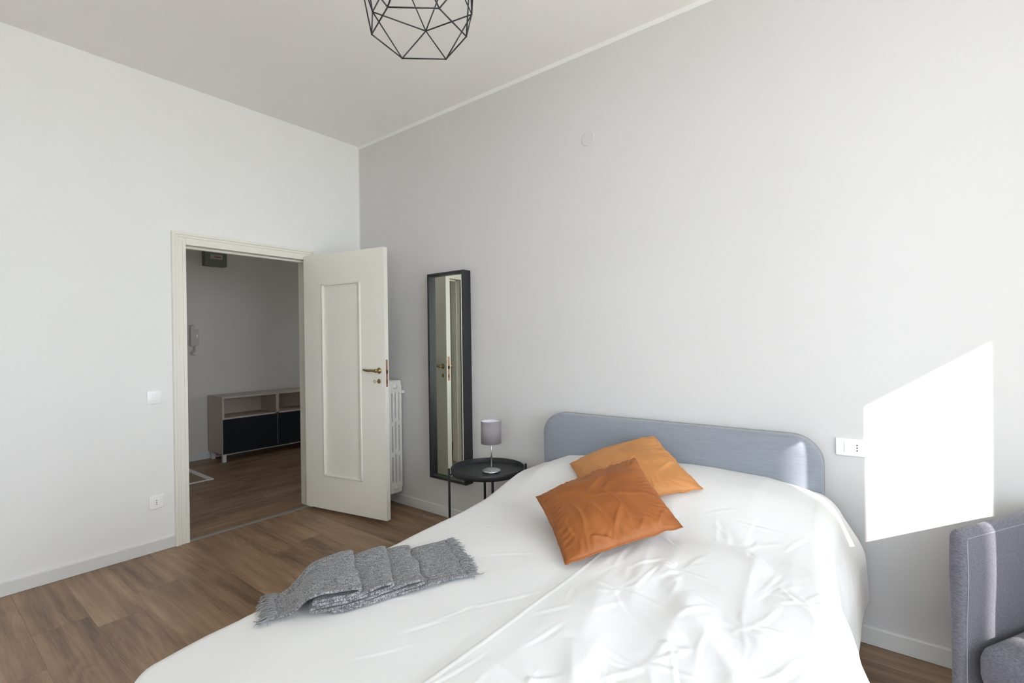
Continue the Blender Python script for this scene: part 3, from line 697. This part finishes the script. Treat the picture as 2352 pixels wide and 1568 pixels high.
# ------------------------------------------------------------------ pendant
PC = Vector((2.856, -1.753)); pa = math.atan2(.045, -.134)
pen = thing('wire_pendant_lamp', 'black geometric wire cage pendant lamp hanging from the ceiling', 'lamp', (PC.x, PC.y, 2.35))
def ring6(rr_, z, off): return [Vector((rr_*math.cos(pa+off+k*math.pi/3), rr_*math.sin(pa+off+k*math.pi/3), z)) for k in range(6)]
Rg = [ring6(.144, 0, 0), ring6(.185, .13, math.pi/6), ring6(.178, .33, 0), ring6(.06, .46, math.pi/6)]
bm = bmesh.new()
def rod(a, b): tube(bm, [a, b], .0022, 8)
for ring in (Rg[0], Rg[1], Rg[2], Rg[3]):
    for k in range(6): rod(ring[k], ring[(k+1) % 6])
for k in range(6):
    rod(Rg[0][k], Rg[1][k]); rod(Rg[0][k], Rg[1][k-1]); rod(Rg[1][k], Rg[2][k]); rod(Rg[1][k], Rg[2][(k+1) % 6]); rod(Rg[2][k], Rg[3][k]); rod(Rg[2][k], Rg[3][k-1]); rod(Rg[3][k], Vector((0, 0, .47)))
for ring in Rg:
    for v in ring: bmesh.ops.create_icosphere(bm, subdivisions=1, radius=.0032, matrix=Matrix.Translation(v))
obj('cage', bm, 'black', pen, True)
bm = bmesh.new(); tube(bm, [(0, 0, .45), (0, 0, H-2.35-.03)], .003, 8); obj('cable', bm, 'black', pen, True)
bm = bmesh.new(); lathe(bm, [(0, .40), (.018, .40), (.02, .42), (.02, .48), (.008, .49), (0, .49)], 24); obj('bulb_socket', bm, 'black', pen, True)
bm = bmesh.new(); lathe(bm, [(0, H-2.35-.03), (.045, H-2.35-.028), (.05, H-2.35-.001), (0, H-2.35-.001)], 32); obj('ceiling_rose', bm, 'black', pen, True)

# ------------------------------------------------------------------ armchair
ang = math.atan2(-.51, .86)      # local x = to the chair's right side as seen from the front, local y = towards its back
ch = thing('armchair', 'grey woven tub armchair in the corner right of the bed, near the window', 'armchair', (4.125, -.655, 0), ang)
def shell():
    # U-shaped plan: left arm, rounded corner, back, corner, right arm
    Wc, Dp, rc = .80, .70, .09; h = .022; path = []
    x0, x1, y0, y1 = h, Wc-h, h*.6, Dp
    for k in range(13): path.append((x0, y0+(y1-rc-y0)*k/12))
    for k in range(1, 13): a = math.pi-k*math.pi/24; path.append((x0+rc+rc*math.cos(a), y1-rc+rc*math.sin(a)))
    for k in range(1, 9): path.append((x0+rc+(x1-x0-2*rc)*k/8, y1))
    for k in range(1, 13): a = math.pi/2-k*math.pi/24; path.append((x1-rc+rc*math.cos(a), y1-rc+rc*math.sin(a)))
    for k in range(1, 13): path.append((x1, y1-rc-(y1-rc-y0)*k/12))
    N = len(path); zb, zt = .13, .787
    prof = []      # (offset out/in, z)
    def wid(z): s = (z-zb)/(zt-zb); return h*(1.0 + .16*math.sin(max(0, s-.55)/.45*math.pi) - .10*math.sin(min(1, s/.75)*math.pi))
    zs = np.linspace(zb, zt-.028, 16)
    prof += [(wid(z), z) for z in zs]
    for k in range(1, 8): a = k*math.pi/8; prof.append((h*math.cos(a), zt-.028+.028*math.sin(a)))
    prof += [(-wid(z), z) for z in zs[::-1]]
    bm = bmesh.new(); rings = []
    def frame(i):
        a = Vector(path[max(i-1, 0)]); b = Vector(path[min(i+1, N-1)]); t_ = (b-a).normalized(); return Vector(path[i]), Vector((-t_.y, t_.x)), t_
    ins = [(.0, .55, .020), (.0, .80, .009), (0, .94, .002)]
    for i in range(N):
        p, nrm, t_ = frame(i)
        rings.append([bm.verts.new((p.x+nrm.x*o, p.y+nrm.y*o, z)) for o, z in prof])
    def endring(i, s, adv):
        p, nrm, t_ = frame(i); sg = -1 if i == 0 else 1; zc = (zb+zt)/2
        return [bm.verts.new((p.x+nrm.x*o*s+t_.x*adv*sg, p.y+nrm.y*o*s+t_.y*adv*sg, zc+(z-zc)*(1-(1-s)*.05))) for o, z in prof]
    e0 = [endring(0, .93, .008), endring(0, .75, .014), endring(0, .35, .018)]; e1 = [endring(N-1, .93, .008), endring(N-1, .75, .014), endring(N-1, .35, .018)]
    seq = e0[::-1]+rings+e1
    for A, C in zip(seq, seq[1:]):
        for k in range(len(prof)-1): bm.faces.new((A[k], A[k+1], C[k+1], C[k]))
        bm.faces.new((A[-1], A[0], C[0], C[-1]))
    bm.faces.new(seq[0]); bm.faces.new(seq[-1][::-1])
    o = obj('shell', bm, 'chair', ch, True)
    # piping along the inner front edges and the inner top edge
    pp = bmesh.new(); inner = [(-wid(z), z) for z in zs]
    for i, sx in ((0, 1), (N-1, -1)):
        p = Vector(path[i]); tube(pp, [(p.x+sx*(w_*-1)*1.0, p.y-.0035, z) for w_, z in inner], .0020, 6)
    pt = []
    for i in range(N):
        p, nrm, t_ = frame(i); pt.append((p.x-nrm.x*h*.97, p.y-nrm.y*h*.97, zt-.024))
    tube(pp, pt, .0018, 6)
    obj('piping', pp, 'pipe', ch, True)
shell()
obj('back_cushion', B(((.052, .44, .40), (.734, .662, .80)), bev=.045, seg=6), 'chair', ch, True)
obj('seat_base', B(((.062, .03, .13), (.738, .66, .30)), bev=.015), 'chair', ch, True)
obj('seat_cushion', B(((.066, -.01, .305), (.734, .56, .452)), bev=.05, seg=6), 'chair', ch, True)
for x in (.04, .72):
    for y in (.05, .58):
        bm = bmesh.new(); tube(bm, [(x+.02, y, 0), (x+.02, y, .14)], [.012, .02], 12); obj('leg', bm, 'legwood', ch, True)

# ------------------------------------------------------------------ switches, sockets, wall cover
def plate(name, label, w, h, loc, rz, kind, cat='light switch'):
    """local x across, -y out of the wall"""
    t_ = thing(name, label, cat, loc, rz)
    obj('cover_plate', B(((-w/2, -.012, -h/2), (w/2, -.0005, h/2)), bev=.003, seg=3), 'plastic', t_, True)
    if 's' in kind:
        cx = 0 if kind == 's' else -.014; bw = .024 if kind == 's' else .026
        obj('rocker', B(((cx-bw/2-.001, -.0165, -.024), (cx+bw/2, -.011, .024)), bev=.002, seg=2), 'plastic', t_, True)
    if 'o' in kind:
        cx = 0 if kind == 'o' else .022
        so = obj('socket_insert', B(((cx-.012, -.0135, -.024), (cx+.012, -.011, .024)), bev=.001, seg=1), 'plastic', t_)
        for z in (-.0125, 0, .0125):
            bm = bmesh.new(); q = bmesh.new(); lathe(bm, [(0, 0), (.0030, 0), (.0030, .0008), (0, .0008)], 12); q.free()
            bmesh.ops.rotate(bm, verts=bm.verts, cent=(0, 0, 0), matrix=Matrix.Rotation(math.radians(90), 3, 'X')); bmesh.ops.translate(bm, verts=bm.verts, vec=(cx, -.0134, z))
            obj('socket_hole', bm, 'dark', so)
    return t_
plate('light_switch', 'white square light switch on the white wall left of the door frame', .084, .088, (0, -1.647, 1.055), math.pi/2, 's')
plate('power_socket', 'white three-hole power socket low on the white wall left of the door', .084, .088, (0, -1.644, .338), math.pi/2, 'o', 'socket')
plate('switch_and_socket', 'white switch and socket plate on the grey wall right of the headboard', .122, .080, (3.83, 0, .893), 0, 'so')
bm = bmesh.new(); t_ = lathe(bm, [(0, .006), (.043, .006), (.046, .004), (.0465, 0)], 40); bmesh.ops.rotate(bm, verts=bm.verts, cent=(0, 0, 0), matrix=Matrix.Rotation(math.radians(90), 3, 'X'))
o = obj('round_junction_cover', bm, NT('grey_painted_cover', 0.6, color=(0.625, 0.612, 0.605)).m, None, False, (2.466, 0, 2.69)); o['label'] = 'round grey-painted junction box cover high on the grey wall'; o['category'] = 'cover'

# ------------------------------------------------------------------ hall
cab = thing('low_cabinet', 'low pale cabinet with open shelves and dark doors in the hall', 'cabinet', (-2.72, -.325, 0))
Dp, Wc = .42, 1.32; t_ = .02
obj('body', B(((0, 0, .10), (Dp, t_, .785)), ((0, Wc-t_, .10), (Dp, Wc, .785)), ((0, t_, .763), (Dp, Wc-t_, .785)), ((0, t_, .10), (Dp-.02, Wc-t_, .12)), ((0, t_, .515), (Dp, Wc-t_, .532)), ((0, Wc/2-.018, .12), (Dp, Wc/2+.018, .763)), ((0, t_, .12), (.006, Wc-t_, .763))), 'cab', cab)
for k, (y0, y1) in enumerate(((.004, Wc/2-.002), (Wc/2+.002, Wc-.004))):
    obj('door', B(((Dp-.018, y0 if k == 0 else y0, .103), (Dp+.002, y1, .514)), bev=.001, seg=1), 'cabdoor', cab)
for x in (.03, Dp-.07):
    for y in (.012, Wc-.052): obj('leg', B(((x, y, 0), (x+.04, y+.04, .10)), bev=.002, seg=1), 'cableg', cab)
ic = thing('intercom_handset', 'off-white intercom handset on the hall wall seen through the doorway', 'intercom', (-2.75, -.455, 1.40))
obj('wall_base', B(((0, -.050, 0), (.028, .045, .20)), bev=.006), 'intercom', ic, True)
bm = bmesh.new(); box(bm, (.028, -.058, -.008), (.062, -.012, .25), .012, 3); obj('handset', bm, 'intercom', ic, True)
obj('button', B(((.028, .012, .10), (.033, .030, .14)), bev=.002, seg=1), 'plastic', ic)
bm = bmesh.new(); tube(bm, [(.045+.008*math.cos(k*.9), -.03+.022*math.sin(k*.12)+.008*math.sin(k*.9), -.005-.11*math.sin(k/120*math.pi)**.7) for k in range(121)], .003, 6); obj('coiled_cord', bm, 'intercom', ic, True)
mb = thing('meter_box', 'dark grey-green electric meter box high on the hall wall', 'meter box', (-2.75, -.235, 2.385))
obj('housing', B(((0, -.125, 0), (.11, .125, .215)), bev=.008), 'meter', mb, True)
obj('meter_window', B(((.109, -.07, .085), (.113, .07, .145)), bev=.001, seg=1), 'meterwin', mb)
obj('breaker', B(((.112, -.02, .105), (.118, .05, .118))), 'red', mb)
obj('lower_cover', B(((.109, -.08, .03), (.114, .085, .055)), bev=.001, seg=1), 'meter', mb)
dm = thing('doormat', 'beige doormat with a white border on the hall floor', 'doormat', (-2.02, -1.1, 0))
obj('mat', B(((-.37, -.42, .001), (.37, .37, .010)), bev=.002, seg=1), 'mat', dm)
obj('border', B(((-.39, .37, .001), (.39, .425, .012)), ((.37, -.42, .001), (.385, .37, .011))), 'matedge', dm)
